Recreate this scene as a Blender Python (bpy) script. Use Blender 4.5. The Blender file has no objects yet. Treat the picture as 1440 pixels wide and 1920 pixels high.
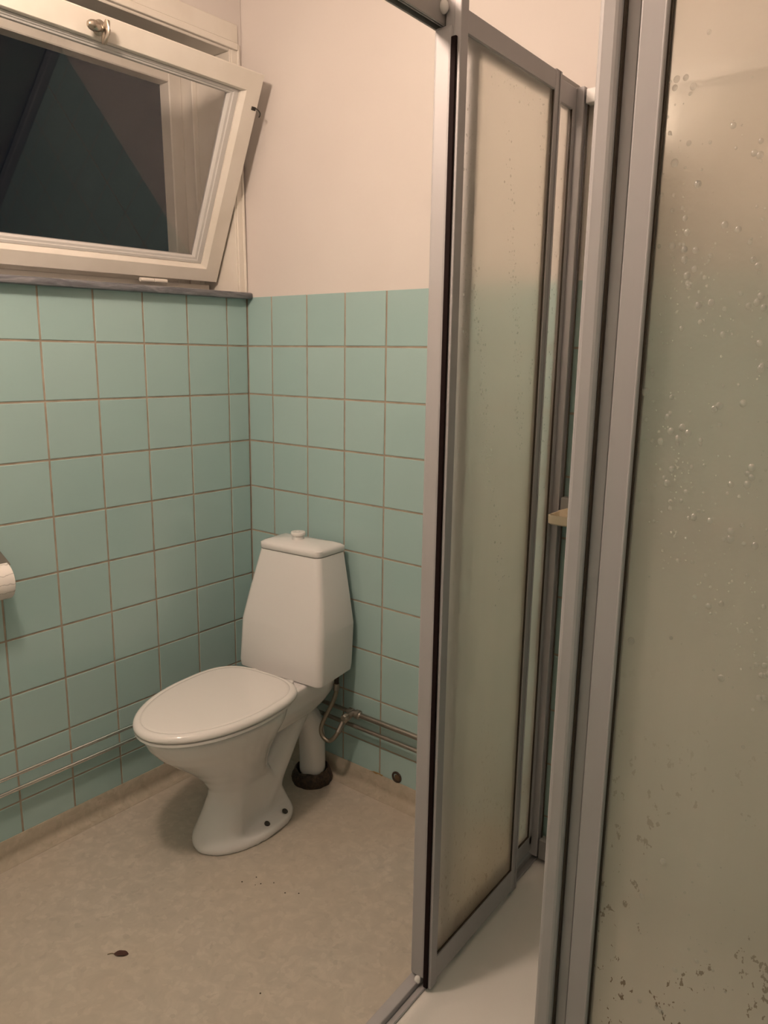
import bpy, bmesh, math, random
from mathutils import Vector, Matrix
random.seed(7)
S = bpy.context.scene
COL = S.collection
PI = math.pi

# ------------------------------------------------------------------ camera, world, exposure
def set_camera():
    yaw, pitch, roll = -0.6647, -0.2032, 0.0152
    f = Vector((math.sin(yaw)*math.cos(pitch), math.cos(yaw)*math.cos(pitch), math.sin(pitch)))
    r = Vector((math.cos(yaw), -math.sin(yaw), 0)); u = r.cross(f)
    r2 = r*math.cos(roll) + u*math.sin(roll); u2 = -r*math.sin(roll) + u*math.cos(roll)
    cam = bpy.data.cameras.new('camera'); ob = bpy.data.objects.new('camera', cam); COL.objects.link(ob)
    M = Matrix((r2, u2, -f)).transposed().to_4x4(); M.translation = Vector((1.9060, -1.7004, 1.3557))
    ob.matrix_world = M
    cam.sensor_fit = 'HORIZONTAL'; cam.sensor_width = 36; cam.lens = 36*1414.466/1440
    cam.clip_start = 0.01
    S.camera = ob
set_camera()
w = bpy.data.worlds.new('night'); S.world = w; w.use_nodes = True
w.node_tree.nodes['Background'].inputs[0].default_value = (0.010, 0.012, 0.016, 1)
w.node_tree.nodes['Background'].inputs[1].default_value = 0.25
vs = S.view_settings
S.display_settings.display_device = 'sRGB'
vs.view_transform = 'Standard'; vs.look = 'None'; vs.gamma = 1; vs.use_curve_mapping = False
vs.exposure = 1.2
LAMP_POS = (0.80, -1.25, 2.21)
LAMP_COLOR = (1.0, 0.76, 0.60)
LAMP_STRENGTH = 82.0
S.cycles.use_denoising = True
S.cycles.max_bounces = 9; S.cycles.transmission_bounces = 6; S.cycles.diffuse_bounces = 3; S.cycles.glossy_bounces = 3
S.cycles.use_adaptive_sampling = True; S.cycles.adaptive_threshold = 0.10; S.cycles.adaptive_min_samples = 16
S.cycles.sample_clamp_indirect = 4

# ------------------------------------------------------------------ helpers
def obj(name, me, mat=None, parent=None, loc=None, rot=None):
    if isinstance(me, bmesh.types.BMesh):
        bm = me; me = bpy.data.meshes.new(name)
        bmesh.ops.recalc_face_normals(bm, faces=bm.faces)
        bm.to_mesh(me); bm.free()
    o = bpy.data.objects.new(name, me); COL.objects.link(o)
    if mat is not None and not me.materials:
        for m in (mat if isinstance(mat, (list, tuple)) else [mat]): me.materials.append(m)
    if parent is not None: o.parent = parent
    if loc is not None: o.location = loc
    if rot is not None: o.rotation_euler = rot
    return o
def thing(name, label, cat, loc=(0, 0, 0), rotz=0, group=None):
    o = bpy.data.objects.new(name, None); COL.objects.link(o)
    o.location = loc; o.rotation_euler = (0, 0, rotz); o.empty_display_size = .05
    return tag(o, label, cat, group)
def tag(o, label, cat, group=None):
    o['label'] = label; o['category'] = cat
    if group: o['group'] = group
    return o
def struct(name, label=None, me=None, mat=None, cat=None):
    if me is None:
        o = bpy.data.objects.new(name, None); COL.objects.link(o); o.empty_display_size = .05
    else: o = obj(name, me, mat)
    o['kind'] = 'structure'
    if label: o['label'] = label
    if cat: o['category'] = cat
    return o
def smooth(o, ang=40):
    me = o.data
    for p in me.polygons: p.use_smooth = True
    try: me.set_sharp_from_angle(angle=math.radians(ang))
    except Exception: pass
    return o
def BM(): return bmesh.new()
def box(bm, x0, x1, y0, y1, z0, z1, bev=0, seg=1, mi=0):
    r = bmesh.ops.create_cube(bm, size=1)
    vs_ = r['verts']
    for v in vs_:
        v.co = Vector((x0 if v.co.x < 0 else x1, y0 if v.co.y < 0 else y1, z0 if v.co.z < 0 else z1))
    fs = {f for v in vs_ for f in v.link_faces}
    for f in fs: f.material_index = mi
    if bev:
        es = list({e for v in vs_ for e in v.link_edges})
        r2 = bmesh.ops.bevel(bm, geom=es, offset=bev, segments=seg, affect='EDGES', profile=.5)
        for f in r2['faces']: f.material_index = mi
    return bm
def loft(bm, loops, cap0=True, cap1=True, mi=0):
    rings = [[bm.verts.new(p) for p in L] for L in loops]
    n = len(rings[0])
    for a, b in zip(rings, rings[1:]):
        for i in range(n):
            f = bm.faces.new((a[i], a[(i+1) % n], b[(i+1) % n], b[i])); f.material_index = mi
    if cap0: bm.faces.new(rings[0][::-1]).material_index = mi
    if cap1: bm.faces.new(rings[-1]).material_index = mi
    return bm
def lathe(bm, prof, n=24, axis='z', org=(0, 0, 0), cap=True, mi=0):
    loops = []
    for r, h in prof:
        L = []
        for i in range(n):
            a = 2*PI*i/n; c, s = r*math.cos(a), r*math.sin(a)
            p = {'z': (c, s, h), 'y': (c, h, s), 'x': (h, c, s)}[axis]
            L.append((p[0]+org[0], p[1]+org[1], p[2]+org[2]))
        loops.append(L)
    return loft(bm, loops, cap, cap, mi)
def spline(pts, k=6):
    P = [Vector(p) for p in pts]; P = [P[0]*2-P[1]] + P + [P[-1]*2-P[-2]]
    out = []
    for i in range(1, len(P)-2):
        for j in range(k):
            t = j/k; a, b, c, d = P[i-1:i+3]
            out.append(.5*((2*b)+(c-a)*t+(2*a-5*b+4*c-d)*t*t+(3*b-a-3*c+d)*t**3))
    out.append(P[-2]); return out
def tube(bm, pts, rad, n=12, mi=0):
    pts = [Vector(p) for p in pts]; loops = []
    t0 = (pts[1]-pts[0]).normalized(); up = Vector((0, 0, 1)) if abs(t0.z) < .9 else Vector((1, 0, 0))
    nrm = t0.cross(up).normalized()
    for i, p in enumerate(pts):
        t = (pts[min(i+1, len(pts)-1)]-pts[max(i-1, 0)]).normalized()
        nrm = (nrm-t*nrm.dot(t)).normalized(); b = t.cross(nrm)
        r = rad[i] if isinstance(rad, (list, tuple)) else rad
        loops.append([p+nrm*(r*math.cos(2*PI*k/n))+b*(r*math.sin(2*PI*k/n)) for k in range(n)])
    return loft(bm, loops, mi=mi)
def bent(pts, r=.03, k=5):
    """polyline with rounded corners"""
    P = [Vector(p) for p in pts]; out = [P[0]]
    for a, b, c in zip(P, P[1:], P[2:]):
        d0 = (a-b).normalized()*r; d1 = (c-b).normalized()*r
        for i in range(k+1):
            t = i/k; out.append((b+d0)*(1-t)**2+b*2*t*(1-t)+(b+d1)*t*t)
    out.append(P[-1]); return out

# ------------------------------------------------------------------ materials
def mat(name, color=(.8, .8, .8), rough=.5, metal=0, spec=.5, trans=0, ior=1.5, emit=None, coat=0):
    m = bpy.data.materials.new(name); m.use_nodes = True
    b = m.node_tree.nodes['Principled BSDF']
    b.inputs['Base Color'].default_value = (*color, 1); b.inputs['Roughness'].default_value = rough
    b.inputs['Metallic'].default_value = metal; b.inputs['Specular IOR Level'].default_value = spec
    b.inputs['Transmission Weight'].default_value = trans; b.inputs['IOR'].default_value = ior
    b.inputs['Coat Weight'].default_value = coat
    if emit: b.inputs['Emission Color'].default_value = (*emit[0], 1); b.inputs['Emission Strength'].default_value = emit[1]
    return m
class NT:
    def __init__(s, m): s.m = m; s.t = m.node_tree; s.b = s.t.nodes.get('Principled BSDF')
    def n(s, typ, **kw):
        x = s.t.nodes.new(typ)
        for k, v in kw.items():
            if k.startswith('i_'):
                key = k[2:]; key = int(key) if key.isdigit() else key.replace('_', ' ')
                x.inputs[key].default_value = v
            else: setattr(x, k, v)
        return x
    def l(s, a, b): s.t.links.new(a, b)
    def coord(s, kind='Object'): return s.n('ShaderNodeTexCoord').outputs[kind]
    def noise(s, scale, detail=3, rough=.5, vec=None, dist=0):
        x = s.n('ShaderNodeTexNoise', i_Scale=scale, i_Detail=detail, i_Roughness=rough, i_Distortion=dist)
        s.l(vec if vec is not None else s.coord(), x.inputs['Vector']); return x.outputs['Fac']
    def ramp(s, fac, stops):
        x = s.n('ShaderNodeValToRGB'); e = x.color_ramp.elements
        while len(e) < len(stops): e.new(.5)
        for i, (p, c) in enumerate(stops): e[i].position = p; e[i].color = (*c, 1) if len(c) == 3 else c
        s.l(fac, x.inputs[0]); return x.outputs[0]
    def mix(s, fac, a, b, blend='MIX'):
        x = s.n('ShaderNodeMix', data_type='RGBA', blend_type=blend)
        for v, k in ((fac, 0), (a, 6), (b, 7)):
            if hasattr(v, 'is_output'): s.l(v, x.inputs[k])
            else: x.inputs[k].default_value = v if k == 0 else ((*v, 1) if len(v) == 3 else v)
        return x.outputs[2]
    def bump(s, h, strength=.2, dist=.002, node=None):
        x = s.n('ShaderNodeBump', i_Strength=strength, i_Distance=dist); s.l(h, x.inputs['Height'])
        s.l(x.outputs[0], (node or s.b).inputs['Normal']); return x
    def math(s, op, a, b=0.0):
        x = s.n('ShaderNodeMath', operation=op)
        for i, v in enumerate((a, b)):
            if hasattr(v, 'is_output'): s.l(v, x.inputs[i])
            else: x.inputs[i].default_value = v
        return x.outputs[0]

def m_wall():
    m = mat('cream_wall_paint', (.71, .66, .625), .62, spec=.25); t = NT(m)
    n1 = t.noise(1.6, 3); c = t.ramp(n1, [(.35, (.695, .642, .608)), (.65, (.735, .69, .655))]); t.l(c, t.b.inputs['Base Color'])
    t.bump(t.noise(140, 3), .12, .0015); return m
def m_tile():
    m = mat('turquoise_glazed_tile', (.32, .56, .55), .16, spec=.5); t = NT(m)
    oi = t.n('ShaderNodeObjectInfo')
    c = t.ramp(oi.outputs['Random'], [(0, (.366, .538, .528)), (.5, (.385, .556, .545)), (1, (.402, .568, .557))])
    n = t.noise(9, 2); c = t.mix(t.math('MULTIPLY', n, .25), c, (.42, .57, .56)); t.l(c, t.b.inputs['Base Color'])
    t.bump(t.noise(14, 2), .10, .004); return m
def m_grout():
    m = mat('brown_grey_grout', (.36, .31, .25), .9, spec=.1); t = NT(m)
    c = t.ramp(t.noise(22, 4), [(.3, (.34, .28, .22)), (.7, (.47, .40, .32))]); t.l(c, t.b.inputs['Base Color'])
    t.bump(t.noise(300, 3), .3, .001); return m
def m_vinyl(name, c0, c1, c2):
    m = mat(name, c1, .48, spec=.35); t = NT(m); co = t.coord()
    a = t.noise(26, 4, .6, co, .8); b = t.noise(2.2, 3, .5, co)
    dn = t.n('ShaderNodeTexNoise', i_Scale=30.0, i_Detail=2.0); t.l(co, dn.inputs['Vector'])
    va = t.n('ShaderNodeMix', data_type='VECTOR', i_0=.05); t.l(co, va.inputs[4]); t.l(dn.outputs['Color'], va.inputs[5])
    v = t.n('ShaderNodeTexVoronoi', i_Scale=46.0, feature='F1'); t.l(va.outputs[1], v.inputs['Vector'])
    vc = t.n('ShaderNodeSeparateColor'); t.l(v.outputs['Color'], vc.inputs[0])
    c = t.ramp(a, [(.33, c0), (.52, c1), (.70, c2)])
    ch = t.math('MULTIPLY', t.math('LESS_THAN', v.outputs['Distance'], .42), t.math('GREATER_THAN', vc.outputs[0], .60))
    c = t.mix(t.math('MULTIPLY', ch, .30), c, tuple(x*1.12 for x in c2))
    dk = t.math('MULTIPLY', t.math('LESS_THAN', v.outputs['Distance'], .34), t.math('LESS_THAN', vc.outputs[0], .14))
    c = t.mix(t.math('MULTIPLY', dk, .4), c, tuple(x*.85 for x in c0))
    c = t.mix(t.ramp(b, [(.38, (0, 0, 0)), (.66, (.38, .38, .38))]), c, (.50, .43, .335))
    t.l(c, t.b.inputs['Base Color'])
    t.bump(a, .05, .002); return m
def m_alu(name, col, rough=.42, metal=.55):
    m = mat(name, col, rough, metal); t = NT(m)
    mp = t.n('ShaderNodeMapping'); mp.inputs['Scale'].default_value = (60, 60, 1.2); t.l(t.coord(), mp.inputs['Vector'])
    a = t.noise(3, 4, .6, mp.outputs[0])
    b = t.noise(3.5, 3)
    c = t.mix(t.math('MULTIPLY', a, .35), col, tuple(x*.86 for x in col))
    c = t.mix(t.math('MULTIPLY', t.ramp(b, [(.5, (0, 0, 0)), (.75, (1, 1, 1))]), .30), c, (col[0]*.80, col[1]*.76, col[2]*.66))
    t.l(c, t.b.inputs['Base Color'])
    t.l(t.ramp(b, [(.3, (rough-.06,)*3), (.7, (rough+.08,)*3)]), t.b.inputs['Roughness']); return m
def m_paint():
    m = mat('white_window_paint', (.80, .76, .68), .42, spec=.4); t = NT(m)
    c = t.ramp(t.noise(7, 4), [(.3, (.75, .705, .625)), (.6, (.81, .77, .70))]); t.l(c, t.b.inputs['Base Color'])
    t.bump(t.noise(45, 3), .12, .002); return m
def m_ceramic():
    m = mat('white_sanitary_ceramic', (.80, .79, .785), .10, spec=.5, coat=.3); t = NT(m)
    c = t.ramp(t.noise(3, 2), [(.3, (.785, .77, .76)), (.7, (.81, .80, .795))]); t.l(c, t.b.inputs['Base Color']); return m
def m_sill():
    m = mat('grey_streaked_sill', (.3, .3, .31), .5); t = NT(m)
    mp = t.n('ShaderNodeMapping'); mp.inputs['Scale'].default_value = (14, 2.2, 22); mp.inputs['Rotation'].default_value = (.12, 0, 0); t.l(t.coord(), mp.inputs['Vector'])
    a = t.noise(3.4, 5, .62, mp.outputs[0], 1.2)
    c = t.ramp(a, [(.28, (.085, .09, .105)), (.48, (.15, .155, .175)), (.60, (.25, .25, .265)), (.74, (.13, .135, .15))]); t.l(c, t.b.inputs['Base Color']); return m
def m_frost(name, haze, clear_rough=.32, stain=.5, clear=.42, ts=.62, low_haze=.2, start=.75, edge=False, lo=.1, hi=1.9):
    """patterned frosted pane: rough refraction + milky limescale film, water marks"""
    m = bpy.data.materials.new(name); m.use_nodes = True; t = NT(m); t.t.nodes.remove(t.b)
    out = t.t.nodes['Material Output']
    co = t.coord()
    d = t.n('ShaderNodeBsdfDiffuse', i_Color=(.70, .665, .60, 1)); tr = t.n('ShaderNodeBsdfTranslucent', i_Color=(.80, .765, .69, 1))
    # dried drops and lime: small dark-brown flecks, denser near the bottom of the pane
    v = t.n('ShaderNodeTexVoronoi', i_Scale=95.0, feature='F1', i_Randomness=1.0); t.l(co, v.inputs['Vector'])
    area = t.noise(5.5, 3, .55, co)
    sp = t.n('ShaderNodeSeparateXYZ'); t.l(co, sp.inputs[0])
    low = t.n('ShaderNodeMapRange', i_1=start, i_2=lo, i_3=0.0, i_4=1.0); t.l(sp.outputs[2], low.inputs[0])
    mpd = t.n('ShaderNodeMapping'); mpd.inputs['Rotation'].default_value = (0, .6, 0); mpd.inputs['Scale'].default_value = (1, 1, .55); t.l(co, mpd.inputs['Vector'])
    dots = t.math('GREATER_THAN', t.noise(135, 3, .6, mpd.outputs[0]), .615)
    am = t.math('GREATER_THAN', t.math('ADD', area, t.math('MULTIPLY', low.outputs[0], .14)), .585)
    sc = t.n('ShaderNodeSeparateColor'); t.l(v.outputs['Color'], sc.inputs[0])
    keep = t.math('GREATER_THAN', sc.outputs[0], .35)
    fac = t.math('MULTIPLY', t.math('MULTIPLY', dots, am), t.math('MULTIPLY', keep, stain))
    fac = t.math('MULTIPLY', fac, low.outputs[0])
    film = t.ramp(t.noise(4, 4, .6, co), [(.3, (.80, .75, .68)), (.7, (.86, .80, .72))])
    rust = t.math('MULTIPLY', t.ramp(t.noise(2.4, 2, .5, co), [(.45, (0, 0, 0)), (.7, (1, 1, 1))]), t.math('MULTIPLY', low.outputs[0], .45))
    film = t.mix(rust, film, (.56, .42, .27))
    if edge:
        gs = t.n('ShaderNodeSeparateXYZ'); t.l(t.coord('Generated'), gs.inputs[0])
        eg = t.n('ShaderNodeMapRange', i_1=.80, i_2=1.0, i_3=0.0, i_4=.9); t.l(gs.outputs[1], eg.inputs[0])
        eb = t.n('ShaderNodeMapRange', i_1=.035, i_2=.0, i_3=0.0, i_4=.7); t.l(gs.outputs[2], eb.inputs[0])
        ed = t.math('MULTIPLY', t.math('MAXIMUM', t.math('MULTIPLY', eg.outputs[0], eg.outputs[0]), eb.outputs[0]), t.ramp(t.noise(5, 3, .6, co), [(.3, (.25,)*3), (.65, (1, 1, 1))]))
        film = t.mix(ed, film, (.34, .24, .14)); fac = t.math('MAXIMUM', fac, ed)
    film = t.mix(fac, film, (.20, .14, .09))
    t.l(film, d.inputs['Color']); t.l(t.mix(fac, t.mix(rust, (.90, .87, .80), (.72, .55, .37)), (.25, .18, .12)), tr.inputs['Color'])
    # fine pebble relief of the pane; the optical work is done on the face, the back of the sheet is clear
    vb = t.n('ShaderNodeTexVoronoi', i_Scale=210.0, feature='SMOOTH_F1'); t.l(co, vb.inputs['Vector'])
    bp = t.n('ShaderNodeBump', i_Strength=.15, i_Distance=.0012); t.l(vb.outputs['Distance'], bp.inputs['Height'])
    g = t.n('ShaderNodeBsdfRefraction', i_Roughness=clear_rough, i_IOR=1.16, i_Color=(.98, .975, .955, 1)); t.l(bp.outputs[0], g.inputs['Normal'])
    gl = t.n('ShaderNodeBsdfGlossy', i_Roughness=.22, i_Color=(1, 1, 1, 1)); t.l(bp.outputs[0], gl.inputs['Normal'])
    tp = t.n('ShaderNodeBsdfTransparent', i_Color=(.97, .965, .94, 1))
    ds = t.n('ShaderNodeMixShader', i_0=ts); t.l(d.outputs[0], ds.inputs[1]); t.l(tr.outputs[0], ds.inputs[2])
    a1 = t.n('ShaderNodeMixShader', i_0=clear); t.l(g.outputs[0], a1.inputs[1]); t.l(tp.outputs[0], a1.inputs[2])
    mx = t.n('ShaderNodeMixShader'); t.l(a1.outputs[0], mx.inputs[1]); t.l(ds.outputs[0], mx.inputs[2])
    lh = t.n('ShaderNodeMapRange', i_1=1.56, i_2=1.0, i_3=0.0, i_4=low_haze); t.l(sp.outputs[2], lh.inputs[0])
    mp_ = t.n('ShaderNodeMapping'); mp_.inputs['Scale'].default_value = (16, 16, 1.1); t.l(co, mp_.inputs['Vector'])
    stk = t.math('MULTIPLY', t.math('SUBTRACT', t.noise(1.6, 4, .6, mp_.outputs[0]), .5), .5)
    hz = t.math('ADD', t.math('ADD', t.math('MULTIPLY', fac, .4), haze), t.math('MULTIPLY', lh.outputs[0], t.math('ADD', stk, 1.0))); t.l(hz, mx.inputs[0])
    m2 = t.n('ShaderNodeMixShader', i_0=.035); t.l(mx.outputs[0], m2.inputs[1]); t.l(gl.outputs[0], m2.inputs[2])
    t.l(m2.outputs[0], out.inputs['Surface']); return m
def m_clear_back():
    m = bpy.data.materials.new('clear_pane_back'); m.use_nodes = True; t = NT(m); t.t.nodes.remove(t.b)
    tp = t.n('ShaderNodeBsdfTransparent', i_Color=(.98, .98, .965, 1)); gl = t.n('ShaderNodeBsdfGlossy', i_Roughness=.15)
    mx = t.n('ShaderNodeMixShader', i_0=.03); t.l(tp.outputs[0], mx.inputs[1]); t.l(gl.outputs[0], mx.inputs[2])
    t.l(mx.outputs[0], t.t.nodes['Material Output'].inputs['Surface']); return m
def m_drop():
    m = bpy.data.materials.new('water_drop'); m.use_nodes = True; t = NT(m); t.t.nodes.remove(t.b)
    tp = t.n('ShaderNodeBsdfTransparent', i_Color=(1, 1, 1, 1)); rf = t.n('ShaderNodeBsdfRefraction', i_Roughness=.03, i_IOR=1.5)
    gl = t.n('ShaderNodeBsdfGlossy', i_Roughness=.2)
    df = t.n('ShaderNodeBsdfDiffuse', i_Color=(.92, .90, .86, 1)); tl = t.n('ShaderNodeBsdfTranslucent', i_Color=(.92, .90, .86, 1))
    b = t.n('ShaderNodeMixShader', i_0=.5); t.l(df.outputs[0], b.inputs[1]); t.l(tl.outputs[0], b.inputs[2])
    a = t.n('ShaderNodeMixShader', i_0=.45); t.l(tp.outputs[0], a.inputs[1]); t.l(rf.outputs[0], a.inputs[2])
    c = t.n('ShaderNodeMixShader', i_0=.20); t.l(a.outputs[0], c.inputs[1]); t.l(b.outputs[0], c.inputs[2])
    mx = t.n('ShaderNodeMixShader', i_0=.09); t.l(c.outputs[0], mx.inputs[1]); t.l(gl.outputs[0], mx.inputs[2])
    t.l(mx.outputs[0], t.t.nodes['Material Output'].inputs['Surface']); return m
def m_rust():
    m = mat('dirty_black_seal', (.03, .022, .018), .7); t = NT(m)
    c = t.ramp(t.noise(70, 4, .65), [(.35, (.018, .012, .01)), (.6, (.07, .045, .03)), (.75, (.16, .10, .06))]); t.l(c, t.b.inputs['Base Color'])
    t.bump(t.noise(120, 3), .6, .004); return m
def m_paper():
    m = mat('printed_toilet_paper', (.86, .82, .78), .85, spec=.1); t = NT(m); co = t.coord()
    w_ = t.n('ShaderNodeTexWave', wave_type='BANDS', bands_direction='Z', i_Scale=14.0, i_Distortion=3.2, i_Detail=2.0, i_Detail_Scale=3.0)
    t.l(co, w_.inputs['Vector'])
    f = t.ramp(w_.outputs['Fac'], [(.0, (.62, .62, .62)), (.055, (0, 0, 0)), (.1, (0, 0, 0))])
    c = t.mix(f, (.86, .82, .78), (.40, .36, .34)); t.l(c, t.b.inputs['Base Color']); return m
def m_chrome(name, col=(.75, .73, .70), rough=.15):
    m = mat(name, col, rough, 1.0); t = NT(m)
    t.l(t.ramp(t.noise(30, 3), [(.3, (rough*.7,)*3), (.7, (rough*1.5,)*3)]), t.b.inputs['Roughness']); return m

M_WALL, M_TILE, M_GROUT = m_wall(), m_tile(), m_grout()
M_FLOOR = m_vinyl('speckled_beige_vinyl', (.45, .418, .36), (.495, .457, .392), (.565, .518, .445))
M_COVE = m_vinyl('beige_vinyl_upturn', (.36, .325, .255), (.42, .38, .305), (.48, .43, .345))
M_ALU = m_alu('satin_aluminium', (.44, .43, .44), .6, .25)
M_ALU_D = m_alu('dark_aluminium', (.38, .37, .36), .55, .4)
M_PAINT, M_CER, M_SILL = m_paint(), m_ceramic(), m_sill()
M_SEAT = mat('white_seat_plastic', (.80, .785, .765), .13)
M_FROST = m_frost('frosted_shower_pane', .20, .8, edge=True, low_haze=.36)
M_FROST2 = m_frost('limescaled_shower_pane', .07, .85, 1.0, ts=.30, low_haze=.42, start=1.05, lo=.55)
M_GASK = mat('brown_black_gasket', (.045, .03, .018), .6)
M_MAG = mat('black_magnet_strip', (.012, .006, .006), .7, spec=.1)
M_GLASS = mat('window_glass', (1, 1, 1), 0.0, trans=1, ior=1.5)
M_SEAL = m_rust()
M_CHROME = m_chrome('bright_chrome', (.72, .71, .69), .10)
M_PIPE = m_chrome('dull_pipe_metal', (.36, .33, .29), .40)
M_HOSE = m_chrome('braided_hose_metal', (.30, .265, .215), .45)
M_TRAY = mat('white_shower_tray', (.80, .775, .74), .25)
M_CREAM = mat('cream_plastic', (.86, .74, .56), .4)
M_PAPER = m_paper()
M_STEEL = mat('dark_brushed_steel', (.23, .215, .19), .4, .7)
M_BOLT = mat('dark_bolt_hole', (.035, .03, .025), .5)
M_BRASS = m_chrome('worn_nickel_handle', (.50, .44, .37), .28)
M_LEAF = mat('dark_brown_leaf', (.075, .03, .022), .6)
M_DROP = m_drop()
M_CLEAR = m_clear_back()
M_BEAD = mat('grey_white_glazing_bead', (.63, .62, .60), .45)

# ------------------------------------------------------------------ room shell
ZT = 1.535            # top of the tiling
XR, YF, ZC = 2.05, -2.30, 2.45
P = 0.153             # tile pitch
G = .0054             # joint
def tile_mesh(name, w_, h_):
    """tile in local coords: width along +X, height along +Z, face at y=0 looking to -Y, body to +Y"""
    bm = BM(); t_ = .0045; b = .0012
    x0, x1, z0, z1 = 0, w_, 0, h_
    L = lambda i, y: [(x0+i, y, z0+i), (x1-i, y, z0+i), (x1-i, y, z1-i), (x0+i, y, z1-i)]
    loft(bm, [L(0, t_), L(0, b*.7), L(b*.45, b*.2), L(b*1.4, 0)])
    me = bpy.data.meshes.new(name); bmesh.ops.recalc_face_normals(bm, faces=bm.faces); bm.to_mesh(me); bm.free()
    me.materials.append(M_TILE); return me
_tm = {}
def get_tile(w_, h_):
    k = (round(w_, 4), round(h_, 4))
    if k not in _tm: _tm[k] = tile_mesh('tile', *k)
    return _tm[k]
def rows():
    out = []
    for k in range(10):
        zt, zb = ZT-P*k-(G/2 if k else 0.0005), ZT-P*(k+1)+G/2
        if k == 9: pass
        out.append((zb, zt))
    out[9] = (.0505, out[9][1])
    return out[:10]
def jit(): return (random.uniform(-.0016, .0016), random.uniform(-.0010, .0010), random.uniform(-.0016, .0016))

def slab(bm, *a, mi=0): box(bm, *a, mi=mi)
# wall_left: x<0, window opening y -1.22..-.03, z 1.556..2.222
WY0, WY1, WZ0, WZ1 = -1.22, -.03, 1.530, 2.244
bm = BM(); T = -.30; F = -.0018
box(bm, T, F, YF, 0, -.1, WZ0); box(bm, T, F, YF, 0, WZ1, ZC)
box(bm, T, F, WY1, 0, WZ0, WZ1); box(bm, T, F, YF, WY0, WZ0, WZ1)
wall_left = struct('wall_left', None, bm, [M_WALL, M_GROUT])
for p in wall_left.data.polygons:
    if p.center.x > -.01 and p.center.z < 1.0: p.material_index = 1
# wall_back: split into tiled lower and painted upper
bm = BM()
box(bm, T, XR+.2, .0018, .2, -.1, ZT-.001, mi=1); box(bm, T, XR+.2, .0012, .2, ZT-.001, ZC)
wall_back = struct('wall_back', None, bm, [M_WALL, M_GROUT])
bm = BM(); box(bm, XR+.003, XR+.2, YF, 0.0, -.1, ZT, mi=1); box(bm, XR+.0012, XR+.2, YF, 0.0, ZT, ZC)
wall_right = struct('wall_right', None, bm, [M_WALL, M_GROUT])
bm = BM(); box(bm, T, XR+.2, YF-.2, YF-.003, -.1, ZT, mi=1); box(bm, T, XR+.2, YF-.2, YF-.0012, ZT, ZC)
wall_front = struct('wall_front', None, bm, [M_WALL, M_GROUT])
bm = BM(); box(bm, T, XR+.2, YF-.2, .2, ZC, ZC+.1)
struct('ceiling', None, bm, mat('white_ceiling_paint', (.80, .75, .70), .8))
bm = BM(); box(bm, T, 1.088, YF-.2, .2, -.1, 0); box(bm, 1.088, XR+.2, YF-.2, -.907, -.1, 0)
struct('floor', None, bm, M_FLOOR)

A0, B0 = .0839, .1121      # first joints from the corner
def cols(first, end):
    c = [(.0028, first-G/2)]; y = first
    while y < end-.01:
        c.append((y+G/2, min(y+P-G/2, end))); y += P
    return c
for zb, zt in rows():
    for a, b in cols(A0, -YF):
        obj('tile', get_tile(b-a, zt-zb), None, wall_left, (0, -b, zb), (jit()[0], 0, PI/2+jit()[2]))
    for a, b in cols(B0, XR):
        j = jit(); obj('tile', get_tile(b-a, zt-zb), None, wall_back, (a, 0, zb), j)
def joined_tiles(par, place, c, n):
    bm = BM()
    for zb, zt in rows():
        for a, b in c:
            nv = len(bm.verts)
            L = lambda i, y: [(a+i, y, zb+i), (b-i, y, zb+i), (b-i, y, zt-i), (a+i, y, zt-i)]
            loft(bm, [L(0, .0045), L(0, .0008), L(.0016, 0)])
    o = obj('tile_field', bm, M_TILE, par); o['kind'] = 'stuff'; o.location, o.rotation_euler = place
    return o
joined_tiles(wall_right, ((XR, 0, 0), (0, 0, -PI/2)), cols(.09, -YF), 0)
joined_tiles(wall_front, ((XR, YF, 0), (0, 0, PI)), cols(.09, XR), 0)

# vinyl upturn (coved skirting)
def cove(name, fn, s0, s1):
    prof = [(.0005, .0665), (.0022, .0665), (.0030, .0655)]
    R = .024
    for i in range(7):
        a = (PI/2)*i/6; prof.append((.003+R-R*math.cos(a), .001+R-R*math.sin(a)))
    prof += [(.034, .0006), (.034, -.004), (.0005, -.004)]
    bm = BM(); loft(bm, [[fn(d, s, z) for d, z in prof] for s in (s0, s1)])
    o = struct(name, None, bm, M_COVE); smooth(o, 50); return o
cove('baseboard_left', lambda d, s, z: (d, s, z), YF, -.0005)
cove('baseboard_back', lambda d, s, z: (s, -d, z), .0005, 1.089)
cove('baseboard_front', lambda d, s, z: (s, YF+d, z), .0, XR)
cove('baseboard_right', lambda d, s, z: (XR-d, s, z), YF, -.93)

# ------------------------------------------------------------------ window
TILT = .0175
win = struct('window_1', None); win.location = (0, -.048, 1.56); win.rotation_euler = (TILT, 0, 0)
WO = Vector((0, -.048, 1.56))
def wpart(name, bm, m, par=None):
    bmesh.ops.translate(bm, verts=bm.verts, vec=-WO); return obj(name, bm, m, par or win)
# lining boards of the reveal and the outer stop
bm = BM(); box(bm, -.30, -.001, -.037, -.029, 1.53, 2.250, .001)
wpart('jamb_board', bm, M_PAINT)
bm = BM(); box(bm, -.30, -.001, -1.21, -.037, 2.240, 2.256, .002)
wpart('head_board', bm, M_PAINT)
bm = BM(); box(bm, -.30, -.12, -1.21, -.052, 1.545, 1.575, .002)
wpart('bottom_board', bm, M_PAINT)
bm = BM()
box(bm, -.285, -.235, -.085, -.037, 1.575, 2.240, .003); box(bm, -.285, -.235, -1.20, -.085, 2.190, 2.240, .003); box(bm, -.285, -.235, -1.20, -.085, 1.575, 1.62, .003)
box(bm, -.175, -.160, -.056, -.037, 1.575, 2.240, .002)
wpart('outer_frame', bm, M_PAINT)
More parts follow.
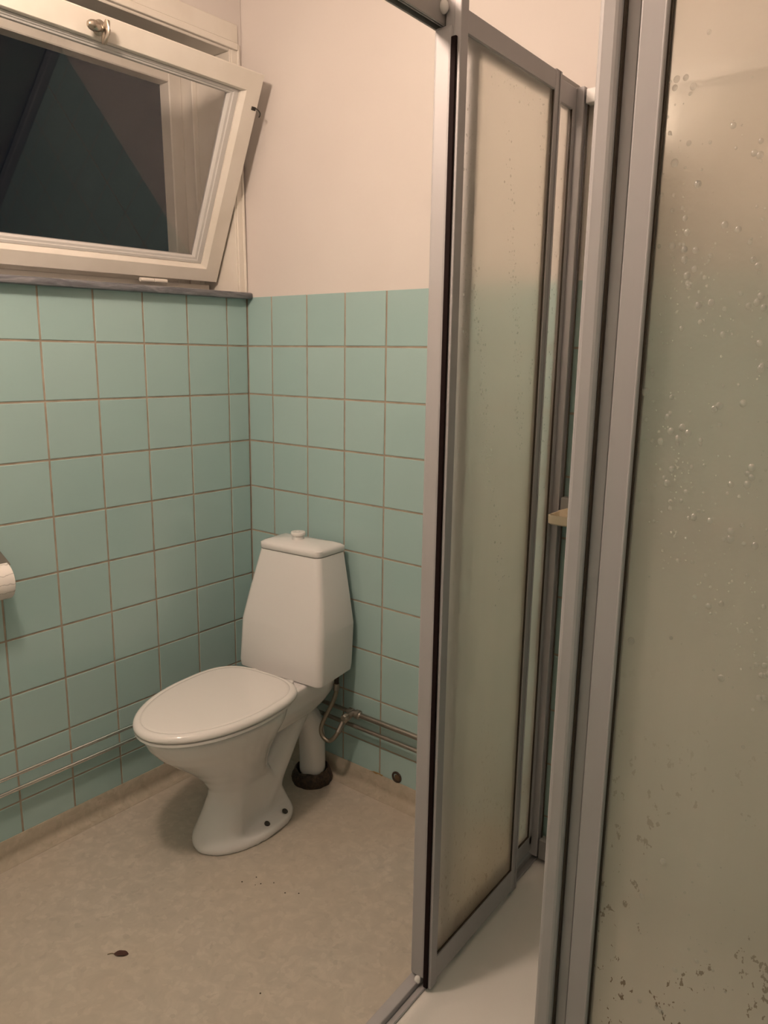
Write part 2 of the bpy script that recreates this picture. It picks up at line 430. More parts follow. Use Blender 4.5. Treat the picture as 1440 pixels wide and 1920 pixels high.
# face strips on the wall plane: head bead, corner strip
bm = BM(); box(bm, -.012, .010, -1.25, -.010, 2.246, 2.265, .003, 2)
wpart('head_bead', bm, M_PAINT)
bm = BM(); box(bm, -.012, .004, -1.25, -.004, 2.265, 2.318, .003, 1)
wpart('head_casing', bm, M_PAINT)
bm = BM(); box(bm, -.012, .0025, -.030, -.001, 1.548, 2.246, .001, 1); box(bm, .0, .007, -.010, -.001, 1.548, 2.265, .003, 2)
wpart('corner_strip', bm, M_PAINT)
# sill
bm = BM(); box(bm, -.16, .030, -1.26, -.0015, 1.5285, 1.5475, .004, 2)
smooth(wpart('window_sill', bm, M_SILL), 40)
# tilting sash: built in its own plane, u = along y (0 at right edge, to the left), s = up, depth n into the room
SW, SL = 1.12, .612
sa = math.radians(24.1)
def frame_loft(bm, path, cap=False):
    """path: list of (inset_u, inset_s_bottom, inset_s_top, depth). local x=depth, y=-u, z=s"""
    loops = [[(d, -(iu), sb), (d, -(SW-iu), sb), (d, -(SW-iu), SL-st), (d, -(iu), SL-st)] for iu, sb, st, d in path]
    loops.append(loops[0])
    rings = [[bm.verts.new(p) for p in L] for L in loops[:-1]]; rings.append(rings[0])
    for a, b in zip(rings, rings[1:]):
        for i in range(4): bm.faces.new((a[i], a[(i+1) % 4], b[(i+1) % 4], b[i]))
    return bm
bm = BM()
frame_loft(bm, [(0, 0, 0, -.042), (0, 0, 0, -.002), (.002, .002, .002, 0), (.052, .040, .051, 0), (.054, .042, .053, -.002), (.063, .050, .058, -.012), (.063, .050, .058, -.042)])
SASH = obj('sash', bm, M_PAINT, win)
SASH.location = Vector((-.088, -.048, 1.581))-WO
SASH.rotation_euler = (0, sa, 0)
bm = BM()
frame_loft(bm, [(.0635, .051, .059, -.040), (.0635, .051, .059, -.018), (.079, .058, .066, -.018), (.081, .060, .068, -.021), (.088, .066, .072, -.022), (.094, .070, .076, -.030), (.094, .070, .076, -.040)])
obj('glazing_frame', bm, M_BEAD, SASH)
bm = BM(); box(bm, -.037, -.033, -(SW-.088), -.088, .066, SL-.070)
obj('pane', bm, M_GLASS, SASH)
# espagnolette handle on the top rail
bm = BM()
lathe(bm, [(.0001, .0), (.016, .0005), (.0175, .003), (.014, .006), (.007, .009), (.007, .028), (.009, .030)], 20, 'x', (0, -.520, .583))
kn = [(.0001, .047), (.006, .046), (.0105, .040), (.0125, .030), (.0105, .018), (.006, .010), (.0001, .008)]
loops = []
for r, h in kn:
    loops.append([(.032+.9*r*math.cos(2*PI*i/16), -.520-h, .585+r*math.sin(2*PI*i/16)) for i in range(16)])
loft(bm, loops)
sec = []
for s in range(9):
    t_ = -1+2*s/8; wd = .0125*math.sqrt(max(.02, 1-t_*t_))+.0012
    sec.append([(.033+wd*math.cos(2*PI*i/12), -.520+.0055*math.sin(2*PI*i/12), .580+t_*.026) for i in range(12)])
loft(bm, sec)
box(bm, .0, .016, -.516, -.496, .574, .590, .003)
smooth(obj('latch_handle', bm, M_BRASS, SASH))
bm = BM()
for a in (-.262, -.2145): tube(bm, [(.002, a-.0225+.0, -.0085), (.002, a+.0225, -.0085)], .0062, 10)
smooth(obj('hinge', bm, M_PAINT, SASH))
bm = BM(); tube(bm, spline([(.0, -.014, .520), (.010, -.010, .522), (.014, .0, .516), (.010, .007, .508), (.004, .010, .503)], 4), .0018, 6)
box(bm, -.001, .002, -.022, -.006, .515, .525, .001)
obj('stay_hook', bm, M_BOLT, SASH)

# ------------------------------------------------------------------ lamp
lamp = thing('ceiling_lamp', 'round white glass globe lamp hanging below the ceiling, lit', 'lamp', LAMP_POS)
bm = BM(); bmesh.ops.create_uvsphere(bm, u_segments=32, v_segments=16, radius=.075)
mg = bpy.data.materials.new('lit_opal_glass'); mg.use_nodes = True
tt = mg.node_tree; tt.nodes.remove(tt.nodes['Principled BSDF']); em = tt.nodes.new('ShaderNodeEmission')
em.inputs[0].default_value = (*LAMP_COLOR, 1); em.inputs[1].default_value = LAMP_STRENGTH
tt.links.new(em.outputs[0], tt.nodes['Material Output'].inputs[0])
smooth(obj('globe', bm, mg, lamp), 180)
bm = BM(); lathe(bm, [(.042, .060), (.044, .075), (.044, .095), (.03, .10)], 24)
obj('collar', bm, M_PAINT, lamp)
bm = BM(); lathe(bm, [(.006, .10), (.006, ZC-LAMP_POS[2]-.02), (.045, ZC-LAMP_POS[2]-.018), (.05, ZC-LAMP_POS[2])], 20)
obj('stem', bm, M_PAINT, lamp)

# ------------------------------------------------------------------ toilet
TH = math.radians(5.0)
toilet = thing('toilet', 'white ceramic toilet with closed lid standing in the tiled corner', 'toilet', (.325, -.037, 0), TH)
def egg(front, back, hw, z, uc=.0, mid=.40, n=40, eb=2.6, ef=2.0):
    """closed loop in local coords; d grows towards the front (local -Y)"""
    dm = back+(front-back)*mid; L = []
    for i in range(n):
        a = 2*PI*i/n; c, s = math.cos(a), math.sin(a)
        if s >= 0: e = ef; d = dm+(front-dm)*abs(s)**(2/e); u = hw*math.copysign(abs(c)**(2/e), c)
        else: e = eb; d = dm-(dm-back)*abs(s)**(2/e); u = hw*math.copysign(abs(c)**(2/e), c)
        L.append((u+uc, -d, z))
    return L
bm = BM()
U0 = .003
loft(bm, [egg(f, b, h, z, uc) for f, b, h, z, uc in [
    (.513, .190, .117, .0, U0), (.515, .188, .118, .012, U0), (.512, .190, .116, .024, U0), (.505, .195, .110, .036, U0), (.492, .205, .101, .06, U0), (.474, .22, .088, .095, U0), (.460, .235, .077, .130, U0),
    (.460, .26, .070, .162, .006), (.482, .285, .084, .20, .004), (.520, .292, .104, .24, .002), (.566, .288, .124, .28, 0), (.612, .27, .143, .32, 0),
    (.642, .245, .157, .355, 0), (.656, .235, .163, .385, 0), (.656, .235, .163, .400, 0)]])
# side recesses of the foot: the flanks step in above the flange that carries the bolts
for v in bm.verts:
    if .028 < v.co.z < .19:
        d = -v.co.y; w_ = min(1, max(0, (.455-d)/.07)); w_ = w_*w_*(3-2*w_)
        lim = .066
        if abs(v.co.x) > lim: v.co.x = math.copysign(abs(v.co.x)*(1-w_)+lim*w_, v.co.x)
# rear deck under the tank
def rr(u0, u1, d0, d1, z, r, n=5):
    L = []
    for cx, cy, a0 in ((u1-r, d1-r, 0), (u0+r, d1-r, PI/2), (u0+r, d0+r, PI), (u1-r, d0+r, 1.5*PI)):
        for i in range(n+1):
            a = a0+(PI/2)*i/n; L.append((cx+r*math.cos(a), -(cy+r*math.sin(a)), z))
    return L
loft(bm, [rr(-.075, .075, .09, .36, .275, .03), rr(-.092, .092, .045, .38, .305, .03), rr(-.104, .104, .018, .40, .335, .03), rr(-.11, .11, .012, .40, .375, .03), rr(-.11, .11, .012, .398, .400, .03)])
# trap column rising backwards and the outlet going down
tube(bm, spline([(.008, -.30, .06), (.008, -.265, .10), (.006, -.215, .16), (.004, -.165, .225), (.002, -.115, .28), (.0, -.08, .31)], 4), [.062]*6+[.058]*20, 16)
tube(bm, spline([(.0, -.12, .28), (.006, -.085, .262), (.016, -.055, .225), (.022, -.042, .17), (.022, -.038, .09), (.022, -.038, .03)], 4), 0.043, 16)
box(bm, -.045, .06, -.40, -.24, .0, .14)
bowl = obj('bowl', bm, M_CER, toilet)
md = bowl.modifiers.new('union', 'REMESH'); md.mode = 'VOXEL'; md.voxel_size = .0055; md.use_smooth_shade = True
md = bowl.modifiers.new('soften', 'SMOOTH'); md.factor = .5; md.iterations = 7
# seat ring and lid
bm = BM(); Z0 = .400
loft(bm, [egg(.668, .225, .168, Z0, 0, .40, 56), egg(.674, .220, .172, Z0+.003, 0, .40, 56), egg(.674, .220, .172, Z0+.010, 0, .40, 56), egg(.668, .225, .168, Z0+.012, 0, .40, 56)])
smooth(obj('seat', bm, M_SEAT, toilet), 50)
bm = BM()
E2 = lambda i, z: egg(.677-i, .216+i*.8, .174-i, z, 0, .40, 56, 3.2)
loft(bm, [E2(.004, .4125), E2(.0005, .415), E2(0, .419), E2(.001, .424), E2(.004, .4285), E2(.009, .4315), E2(.015, .4325), E2(.0200, .4324), E2(.0205, .4318), E2(.0210, .4324), E2(.03, .4330), E2(.08, .4345), E2(.13, .435)])
smooth(obj('seat_lid', bm, M_SEAT, toilet), 60)
for u in (-.07, .07):
    bm = BM(); lathe(bm, [(.0001, .398), (.016, .398), (.018, .404), (.016, .416), (.009, .420)], 16, 'z', (u, -.21, 0))
    smooth(obj('hinge_cap', bm, M_SEAT, toilet))
# tank
def tk(hb, hf, d0, d1, z, r):
    L = []; n = 6
    # back corners sharp-ish, front corners round; width may differ between back and front
    pts = [(hb, d0, .008), (hf, d1, r), (-hf, d1, r), (-hb, d0, .008)]
    for k, (u, d, q) in enumerate(pts):
        a0 = [-PI/2, 0, PI/2, PI][k]
        cx = u-math.copysign(q, u); cy = d+q if k in (0, 3) else d-q
        for i in range(n+1):
            a = a0+(PI/2)*i/n; L.append((cx+q*math.cos(a), -(cy+q*math.sin(a)), z))
    # bow the front face gently
    return [(x, y-(.006*(1-(x/hf)**2) if -y > d1-.03 and abs(x) < hf else 0), zz) for x, y, zz in L]
bm = BM()
loft(bm, [tk(.140, .150, .010, .166, .398, .016), tk(.150, .160, .002, .175, .4035, .019), tk(.153, .163, 0, .177, .424, .020), tk(.159, .1585, 0, .168, .552, .021), tk(.159, .158, 0, .1675, .558, .021),
          tk(.141, .140, 0, .145, .662, .020), tk(.1225, .118, .0, .124, .765, .019), tk(.1205, .116, .001, .122, .775, .019)])
o = smooth(obj('tank', bm, M_CER, toilet), 40)
bm = BM()
loft(bm, [tk(.1205, .116, -.001, .122, .777, .019), tk(.1225, .1175, -.002, .1242, .7795, .020), tk(.1225, .1175, -.002, .1242, .788, .020), tk(.122, .118, -.002, .124, .7945, .021), tk(.113, .109, .006, .115, .8005, .020),
          tk(.094, .091, .018, .098, .8055, .018), tk(.064, .062, .034, .078, .8085, .014), tk(.03, .028, .046, .062, .810, .006)])
smooth(obj('tank_lid', bm, M_CER, toilet), 60)
bm = BM(); lathe(bm, [(.0185, .807), (.0180, .820), (.0215, .8215), (.0225, .825), (.0225, .829), (.021, .8315), (.006, .832), (.005, .8305), (.0001, .8302)], 28, 'z', (-.005, -.068, 0))
smooth(obj('flush_button', bm, M_SEAT, toilet), 40)
for u, d in ((.0945, .338), (.0965, .262)):
    bm = BM(); lathe(bm, [(.0085, 0), (.009, .002), (.007, .0035), (.0045, .0042), (.0001, .0042)], 14)
    b_ = obj('bolt', bm, M_BOLT, toilet, (u, -d, .0295), (0, math.radians(28), 0))

# dirty drain collar on the floor under the outlet
bm = BM(); loops = []
for r, h in [(.064, 0), (.066, .012), (.062, .030), (.056, .042), (.052, .045), (.0485, .040), (.0485, .004)]:
    loops.append([(r*math.cos(2*PI*i/36)*(1+.02*math.sin(i*2.3)+random.uniform(-.018, .018)), r*math.sin(2*PI*i/36)*(1+.02*math.cos(i*1.7)+random.uniform(-.018, .018)), max(0, h*(1+.06*math.sin(i*1.1)))) for i in range(36)])
loft(bm, loops, True, False)
ca, sa_ = math.cos(TH), math.sin(TH)
dl = (.022, -.038); DRAIN = (.325+dl[0]*ca-dl[1]*sa_, -.037+dl[0]*sa_+dl[1]*ca)
o = smooth(obj('drain_collar', bm, M_SEAL, None, (DRAIN[0], DRAIN[1]-.002, .0)), 60)
tag(o, 'dirty black rubber collar around the toilet outlet on the floor', 'drain seal')

# ------------------------------------------------------------------ pipes, valve, hose
def pipe(z, x, label, xe):
    t_ = thing('water_pipe', label, 'pipe', (0, 0, 0), 0, 'water pipes along the skirting')
    bm = BM(); tube(bm, bent([(x, YF, z), (x, -.03, z), (.075, -.03, z)], .028, 6), .0058, 14)
    smooth(obj('pipe', bm, M_CHROME, t_), 60)
    bm = BM(); tube(bm, [(.0755, -.03, z), (xe, -.03, z+.002)], .0066, 14)
    smooth(obj('pipe', bm, M_PIPE, t_), 60)
    bm = BM(); tube(bm, [(.066, -.03, z), (.086, -.03, z)], .0085, 10); obj('coupling', bm, M_PIPE, t_)
    for y in (-.98, -1.75):
        bm = BM(); box(bm, .0005, x+.004, y-.006, y+.006, z-.010, z+.010, .003, 2)
        obj('clip', bm, M_CHROME, t_)
    return t_
pA = pipe(.258, .030, 'upper of the two thin chrome pipes along the tiled walls', .485)
pB = pipe(.216, .030, 'lower of the two thin chrome pipes along the tiled walls', 1.085)
bm = BM(); tube(bm, [(.500, -.030, .260), (1.085, -.030, .262)], .0085, 14)
smooth(obj('pipe', bm, M_PIPE, pA), 60)
for par, z, x in ((pA, .261, .92), (pB, .218, .92)):
    bm = BM(); box(bm, x-.006, x+.006, -.034, -.0005, z-.011, z+.011, .003, 2); obj('clip', bm, M_PIPE, par)
vt = thing('angle_valve', 'worn metal stop valve where the pipe meets the toilet hose', 'valve', (.488, -.030, .260))
bm = BM(); lathe(bm, [(.0001, -.022), (.010, -.021), (.013, -.018), (.013, -.004), (.011, -.002), (.011, .010), (.0145, .011), (.0145, .024), (.011, .026), (.0095, .030), (.0001, .030)], 16, 'x')
tube(bm, [(0, 0, 0), (0, -.030, 0)], .010, 14)
smooth(obj('valve_body', bm, M_PIPE, vt), 35)
bm = BM(); lathe(bm, [(.0001, -.052), (.010, -.051), (.0125, -.046), (.0125, -.036), (.0085, -.034), (.0085, -.028)], 8, 'y'); obj('valve_knob', bm, M_PIPE, vt)
bm = BM(); tube(bm, [(0, -.016, -.002), (-.014, -.032, -.020)], [.0095, .0095], 8); obj('nut', bm, M_PIPE, vt)
hs = thing('supply_hose', 'thin braided metal hose looping from valve up to the tank', 'hose', (0, 0, 0))
hp = spline([(.475, -.064, .238), (.470, -.088, .205), (.452, -.102, .182), (.428, -.106, .190), (.419, -.105, .216), (.430, -.094, .258), (.444, -.078, .300), (.4465, -.066, .328), (.4455, -.062, .345)], 6)
bm = BM(); tube(bm, hp, .0068, 10)
smooth(obj('hose', bm, M_HOSE, hs), 60)
bm = BM(); tube(bm, [(.4445, -.062, .335), (.445, -.062, .358)], .0095, 8); obj('nut', bm, M_PIPE, hs)
bm = BM(); tube(bm, [(.445, -.062, .358), (.446, -.062, .3965)], .0075, 12); obj('inlet_tube', bm, M_SEAL, hs)
bm = BM(); tube(bm, [hp[0], hp[5]], .0085, 8); obj('nut', bm, M_PIPE, hs)

# capped hole in the bottom tile
hl = thing('pipe_hole', 'round dark pipe hole in a bottom tile right of the toilet', 'pipe hole', (.640, 0, .083))
bm = BM(); lathe(bm, [(.0175, .002), (.0185, -.002), (.0165, -.0045), (.0125, -.004), (.0120, .0015), (.0001, .0018)], 24, 'y')
smooth(obj('ring', bm, M_SEAL, hl), 50)
bm = BM(); lathe(bm, [(.0105, .0012), (.010, -.0015), (.006, -.003), (.0001, -.003)], 16, 'y', (.001, 0, -.0015))
smooth(obj('plug', bm, mat('rusty_brown_plug', (.12, .075, .04), .7), hl), 50)

# ------------------------------------------------------------------ toilet roll holder on the left wall
rh = thing('roll_holder', 'steel toilet roll holder with a sloping cover on the left wall', 'roll holder', (0, 0, 0))
bm = BM()
pr = [(.0005, .872), (.016, .866), (.066, .842), (.070, .838), (.069, .836), (.064, .840), (.015, .864), (.0005, .869)]
loft(bm, [[(x, y, z) for x, z in pr] for y in (-.985, -.853)])
smooth(obj('cover', bm, M_STEEL, rh), 35)
bm = BM(); box(bm, .0003, .003, -.98, -.858, .80, .872, .001); obj('back_plate', bm, M_STEEL, rh)
bm = BM(); tube(bm, bent([(.003, -.972, .815), (.050, -.975, .797), (.050, -.86, .797)], .008, 4), .0035, 8); obj('rod', bm, M_CHROME, rh)
rl = thing('toilet_roll', 'white toilet roll with grey print under the steel cover', 'toilet paper', (.052, -.970, .797))
bm = BM(); lathe(bm, [(.021, 0), (.0455, 0), (.0475, .0015), (.0475, .1115), (.0455, .113), (.021, .113), (.021, 0)], 40, 'y', cap=False)
smooth(obj('paper', bm, M_PAPER, rl), 40)
bm = BM(); lathe(bm, [(.0208, .001), (.0208, .112), (.0198, .112), (.0198, .001), (.0208, .001)], 24, 'y', cap=False)
obj('core', bm, mat('grey_card', (.40, .34, .28), .9), rl)

# ------------------------------------------------------------------ shower enclosure
YC = -.885     # outer line of the front screen
XS = 1.10      # outer line of the side screen
tr_ = thing('shower_tray', 'low white shower tray under the framed screens', 'shower tray', (0, 0, 0))
def rect(i, z, r=.03):
    L = []; x0, x1, y0, y1 = 1.0885+i, XR-.006-i, -.905+i, -.006-i
    for cx, cy, a0 in ((x1-r, y1-r, 0), (x0+r, y1-r, PI/2), (x0+r, y0+r, PI), (x1-r, y0+r, 1.5*PI)):
        for k in range(7):
            a = a0+(PI/2)*k/6; L.append((cx+r*math.cos(a), cy+r*math.sin(a), z))
    return L
bm = BM(); loft(bm, [rect(0, -.05, .012), rect(0, .008, .012), rect(.002, .010, .012), rect(.048, .0095, .03), rect(.056, .008, .035), rect(.068, -.002, .045), rect(.082, -.009, .06), rect(.12, -.013, .08), rect(.30, -.016, .10)])
smooth(obj('basin', bm, M_TRAY, tr_), 45)
bm = BM(); lathe(bm, [(.045, -.018), (.045, -.0135), (.040, -.0125), (.0001, -.0130)], 28, 'z', (1.57, -.45, 0))
smooth(obj('drain_cover', bm, M_CHROME, tr_), 45)

def flip(side):
    """map panel coordinates (a along the screen from the wall, n towards the shower inside, z) to world"""
    if side == 'side': return lambda a, n, z: (XS+n, -a, z)
    return lambda a, n, z: (XR-.01-a, YC+n, z)
def pbox(bm, mp, a0, a1, n0, n1, z0, z1, bev=.0015, seg=1):
    p, q = mp(a0, n0, z0), mp(a1, n1, z1)
    box(bm, min(p[0], q[0]), max(p[0], q[0]), min(p[1], q[1]), max(p[1], q[1]), min(p[2], q[2]), max(p[2], q[2]), bev, seg)
def pane(bm, fr, par):
    o = obj('pane', bm, [fr, M_CLEAR], par)
    ax = 0 if o.dimensions.x < o.dimensions.y else 1
    for p in o.data.polygons: p.material_index = 0 if p.normal[ax]*(1 if ax == 0 else -1) > .9 else 1
    return o

def ptag(o, s):
    return o
def screen(side, label, a_lead, a_fix, a_trail, full):
    """one side of the corner enclosure: rails, wall profile, a fixed leaf and a sliding leaf"""
    mp = flip(side); fr = M_FROST if side == 'side' else M_FROST2
    t_ = thing('shower_screen', label, 'shower screen', (0, 0, 0), 0, 'shower screens')
    bm = BM(); pbox(bm, mp, 0, full, -.017, -.0135, 1.902, 1.950, .001); pbox(bm, mp, 0, full, .0045, .008, 1.902, 1.950, .001); pbox(bm, mp, 0, full, -.0065, -.003, 1.906, 1.946, .001); pbox(bm, mp, 0, full, -.0165, .0075, 1.944, 1.9495, .001)
    obj('top_rail', bm, M_ALU_D, t_)  # darker metal puts the shade of the rail's underside into its colour
    bm = BM(); pbox(bm, mp, 0, full, -.010, .015, .0105, .030, .002, 2); pbox(bm, mp, 0, full, .014, .029, .0105, .0155, .002)
    obj('bottom_rail', bm, M_ALU, t_)
    bm = BM(); pbox(bm, mp, 0.0005, .030, -.006, .033, .026, 1.938, .002, 2); pbox(bm, mp, .010, .016, .030, .036, .030, 1.93, .001)
    obj('wall_profile', bm, M_ALU, t_)
    # fixed leaf: stile, thin bottom member, pane, gasket
    bm = BM(); pbox(bm, mp, a_fix-.028, a_fix, -.001, .016, .030, 1.893, .002, 2); pbox(bm, mp, a_fix-.0285, a_fix-.0255, -.005, -.001, .060, 1.893, .001)
    pbox(bm, mp, .030, a_fix-.028, .003, .016, .042, .086, .002)
    pbox(bm, mp, .030, .046, .003, .016, .060, 1.893, .002)
    pbox(bm, mp, .030, a_fix, -.001, .016, 1.889, 1.936, .002)
    fx = obj('fixed_leaf', bm, M_ALU, t_)
    bm = BM(); pbox(bm, mp, .044, a_fix-.026, .0075, .0115, .084, 1.895, 0)
    pane(bm, fr, fx)
    bm = BM()
    for n in ((.0035, .0074), (.0116, .0150)):
        pbox(bm, mp, .046, .0495, *n, .086, 1.893, 0); pbox(bm, mp, a_fix-.0298, a_fix-.028, *n, .086, 1.893, 0)
        pbox(bm, mp, .046, a_fix-.028, *n, .086, .0895, 0)
    obj('gasket', bm, M_GASK, fx)
    # sliding leaf
    bm = BM()
    pbox(bm, mp, a_lead-.024, a_lead, .029, .043, .018, 1.946, .002, 2)      # inner part of the leading stile
    pbox(bm, mp, a_lead-.022, a_lead+.002, -.010, .027, .034, 1.901, .006, 3)  # broad rounded edge profile
    pbox(bm, mp, a_lead-.024, a_lead-.002, .010, .036, .032, 1.946, .002)
    pbox(bm, mp, a_trail, a_trail+.022, .029, .043, .022, 1.928, .002, 2)
    pbox(bm, mp, a_trail, a_trail+.006, .043, .0455, .026, 1.926, .001)
    pbox(bm, mp, a_trail+.020, a_lead-.022, .030, .042, 1.888, 1.926, .002)
    pbox(bm, mp, a_trail+.020, a_lead-.022, .030, .042, .028, .086, .002)
    if side == 'front': pbox(bm, mp, a_fix+.001, a_lead-.0235, .003, .016, .045, 1.90, .001)
    sl = obj('sliding_leaf', bm, M_ALU, t_)
    bm = BM(); pbox(bm, mp, a_trail+.018, a_lead-.020, .0335, .0375, .083, 1.891, 0)
    pane(bm, fr, sl)
    bm = BM()
    for n in ((.0295, .0334), (.0376, .0405)):
        pbox(bm, mp, a_trail+.022, a_trail+.0255, *n, .086, 1.888, 0); pbox(bm, mp, a_trail+.022, a_lead-.024, *n, .086, .0900, 0)
    pbox(bm, mp, a_lead-.0242, a_lead-.0226, -.004, .0029, .045, 1.90, 0)  # dark strip stands in for the shade in the gap beside the edge profile
    obj('gasket', bm, M_GASK, sl)
    bm = BM(); pbox(bm, mp, a_lead-.004, a_lead+.0045, .0262, .0368, .020, 1.880, .001)
    obj('magnet_strip', bm, M_MAG, sl)
    for z in (.030, 1.928):
        bm = BM(); bmesh.ops.create_uvsphere(bm, u_segments=14, v_segments=8, radius=.0075 if z < 1 else .009)
        c_ = mp(a_lead+.004, .012 if z < 1 else .010, z)
        bmesh.ops.scale(bm, vec=(1, 1, 1.25), verts=bm.verts); bmesh.ops.translate(bm, vec=c_, verts=bm.verts)
        smooth(obj('roller', bm, M_SEAT, sl))
    return t_, fx, sl, mp
sc1 = screen('side', 'frosted shower screen in grey metal frame, beside the toilet, sliding leaf open', .540, .464, .165, .850)
sc2 = screen('front', 'nearest frosted shower screen, spotted with drops and brown specks', .495, .456, .140, .925)

# framed panel along the back wall inside the shower, seen past the side screen
bp = thing('rear_shower_panel', 'narrow clear framed panel against the tiled wall inside the shower', 'shower panel', (0, 0, 0))
bm = BM()
box(bm, 1.137, XR-.05, -.030, -.006, 1.902, 1.932, .002, 2)
obj('top_rail', bm, mat('white_enamelled_rail', (.82, .80, .79), .35), bp)
bm = BM(); box(bm, 1.137, XR-.05, -.030, -.006, .985, 1.030, .002, 2); obj('middle_rail', bm, M_ALU_D, bp)
bm = BM(); box(bm, 1.137, XR-.05, -.030, -.006, .024, .080, .002, 2); obj('bottom_rail', bm, M_ALU_D, bp)
bm = BM(); box(bm, 1.137, 1.1395, -.019, -.0145, .080, 1.902, 0); obj('gasket', bm, M_GASK, bp)
bm = BM(); box(bm, 1.139, XR-.05, -.020, -.016, .080, 1.902, 0); obj('pane', bm, M_CLEAR, bp)

def lift(root):
    # the tray and the feet of the side screen climb slightly towards the back wall
    for o in [root]+list(root.children_recursive):
        if o.type != 'MESH': continue
        for v in o.data.vertices:
            if v.co.z < .15: v.co.z += .040*(1+v.co.y/.9)-.014
for r_ in (tr_, sc1[0], bp): lift(r_)
# soap dish hung on the middle rail
sd = thing('soap_dish', 'small cream plastic soap dish hanging on the shower frame', 'soap dish', (1.135, -.031, .0))
bm = BM()
def sdl(x0, x1, y0, y1, z, r):
    L = []
    for cx, cy, a0 in ((x1-r, y1-r, 0), (x0+r, y1-r, PI/2), (x0+r, y0+r, PI), (x1-r, y0+r, 1.5*PI)):
        for k in range(5):
            a = a0+(PI/2)*k/4; L.append((cx+r*math.cos(a), cy+r*math.sin(a), z))
    return L
X0, X1, Y0_, Y1_ = .000, .115, -.062, -.002
loft(bm, [sdl(X0+.006, X1-.006, Y0_+.006, Y1_, .973, .004), sdl(X0+.001, X1-.001, Y0_+.001, Y1_, .977, .006), sdl(X0, X1, Y0_, Y1_, .9965, .006), sdl(X0+.003, X1-.003, Y0_+.003, Y1_-.003, .9965, .004), sdl(X0+.004, X1-.004, Y0_+.004, Y1_-.004, .979, .004)])
smooth(obj('dish', bm, M_CREAM, sd), 40)
bm = BM(); L0 = [(.0, -.0045, .990), (.115, -.0045, .990), (.115, -.0045, 1.009), (.030, -.0045, 1.009), (.008, -.0045, 1.001), (.0, -.0045, .998)]
loft(bm, [L0, [(x, y+.0035, z) for x, y, z in L0]])
obj('back_lip', bm, M_CREAM, sd)

# water drops clinging to the panes (beads nobody could count)
def drops(name, par, mp, n_face, outward, streaks, seed, a_rng, z_rng, rmax):
    rnd = random.Random(seed); bm = BM(); base = []
    for (a, z, da, dz, cnt, sp) in streaks:
        for _ in range(cnt):
            u = rnd.random(); base.append((a+da*u+rnd.gauss(0, sp), z+dz*u+rnd.gauss(0, sp), rnd.random()))
    for a, z, q in base:
        if not (a_rng[0] < a < a_rng[1] and z_rng[0] < z < z_rng[1]): continue
        r = .0006+rmax*q**3.0; h = r*.45
        loops = []
        for k, (rr_, hh) in enumerate([(1, 0), (.86, .5), (.5, .87), (.06, 1)]):
            loops.append([mp(a+r*rr_*math.cos(2*PI*i/10), n_face+outward*(h*hh), z+r*rr_*1.1*math.sin(2*PI*i/10)) for i in range(10)])
        loft(bm, loops, False, True)
    o = smooth(obj(name, bm, M_DROP, par), 80); o['kind'] = 'stuff'; return o
mp1, mp2 = sc1[3], sc2[3]
drops('water_drops', sc1[2], mp1, .0376, 1, [(.50, 1.80, -.02, -.45, 90, .008), (.47, 1.55, -.10, -.45, 190, .010), (.36, 1.78, -.10, -.6, 120, .010), (.33, 1.65, -.09, -.5, 120, .010), (.22, 1.85, .0, -.6, 80, .006), (.36, 1.10, -.06, -.25, 50, .012), (.42, 1.86, -.20, -.02, 50, .010)], 3, (.192, .51), (.11, 1.88), .0022)
drops('water_drops', sc1[1], mp1, .0116, 1, [(.075, 1.80, .0, -.7, 90, .010), (.10, 1.5, -.02, -.6, 50, .012)], 4, (.05, .16), (.11, 1.88), .0020)
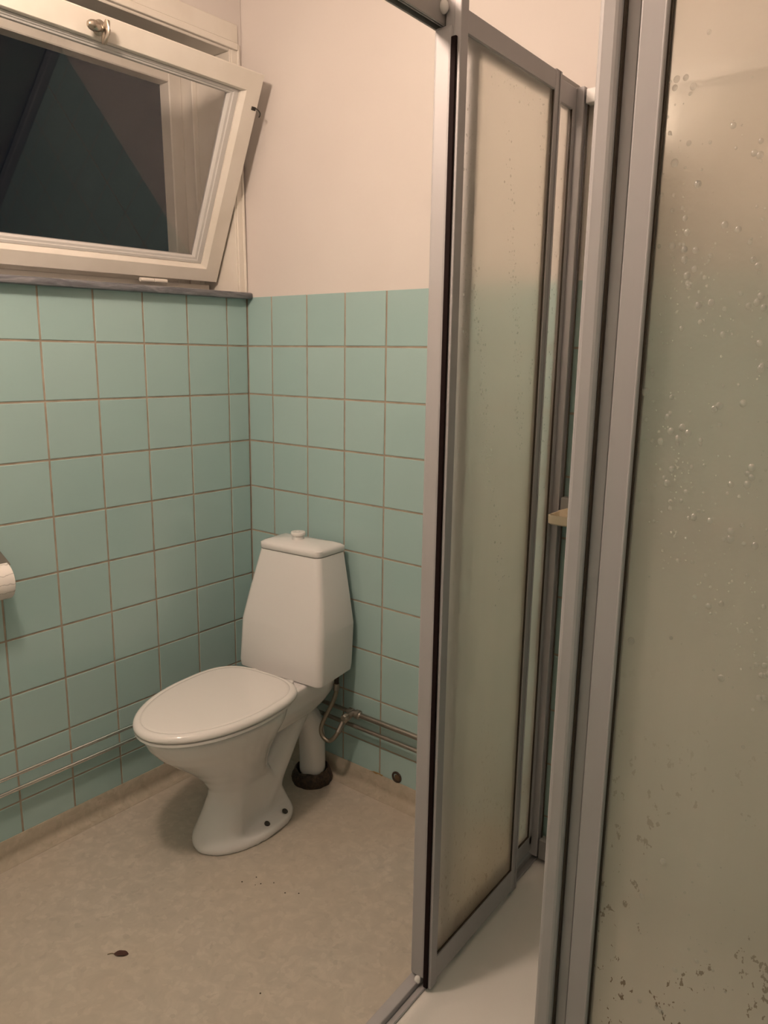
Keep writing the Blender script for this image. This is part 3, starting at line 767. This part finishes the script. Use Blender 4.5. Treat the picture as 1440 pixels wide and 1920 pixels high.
drops('water_drops', sc2[1], mp2, .0074, -1, [(.415, 1.62, -.03, -.20, 60, .016), (.40, 1.47, -.05, -.10, 70, .02), (.30, 1.55, .02, -.25, 70, .02), (.28, 1.35, .03, -.2, 50, .02), (.36, 1.24, -.10, -.1, 45, .03), (.30, .80, .05, -.2, 50, .04), (.38, 1.58, -.1, -.06, 30, .03), (.36, 1.16, -.12, -.16, 160, .03), (.40, 1.36, -.02, -.2, 110, .02), (.33, 1.45, -.1, -.1, 90, .04)], 5, (.10, .424), (.11, 1.88), .0036)

# ------------------------------------------------------------------ bits on the floor
lf = thing('leaf', 'small dark brown dry leaf lying on the open floor', 'leaf', (.522, -.889, .0006), math.radians(38))
bm = BM(); N = 11; ring = []
for s in (1, -1):
    for i in range(N):
        t_ = i/(N-1); t_ = t_ if s > 0 else 1-t_
        ring.append((-.017+.034*t_, s*.0088*math.sin(PI*t_)**.8*(1+.15*math.sin(9*t_)), .0008+.0022*math.sin(PI*t_)))
ring = ring[:N]+ring[N+1:-1]
loft(bm, [ring, [(x, y, z+.0008) for x, y, z in ring]])
obj('blade', bm, M_LEAF, lf)
bm = BM(); tube(bm, spline([(-.016, 0, .0012), (-.023, .001, .0011), (-.031, -.002, .0010)], 3), .0009, 6)
obj('stalk', bm, mat('pale_brown_stalk', (.28, .22, .14), .8), lf)
bm = BM()
for x, y in [(.695, -.487), (.588, -.536), (.566, -.514), (.596, -.524), (.668, -.508), (.848, -.762), (.62, -.50), (.55, -.55)]:
    r = random.uniform(.0012, .0022)
    lathe(bm, [(r, 0), (r*.8, r*.5), (r*.2, r*.7)], 6, 'z', (x+random.uniform(-.003, .003), y, .0001))
o = obj('grit', bm, mat('dark_grit', (.06, .045, .03), .9)); o['kind'] = 'stuff'
tag(o, 'dark crumbs of grit scattered on the floor before the toilet', 'grit')
# torn edge of the vinyl upturn by the back wall
bm = BM(); pts = [(.535, .0), (.548, .006), (.560, .001), (.572, .007), (.585, .003), (.588, .008), (.570, .010), (.55, .009)]
L = [(x, -.0032, .064+z*.8) for x, z in pts]; loft(bm, [L, [(x, y-.0016, z) for x, y, z in L]])
o = obj('torn_sealant', bm, mat('yellowed_sealant', (.33, .22, .09), .7)); tag(o, 'yellowed strip of torn sealant at the back wall skirting', 'sealant')
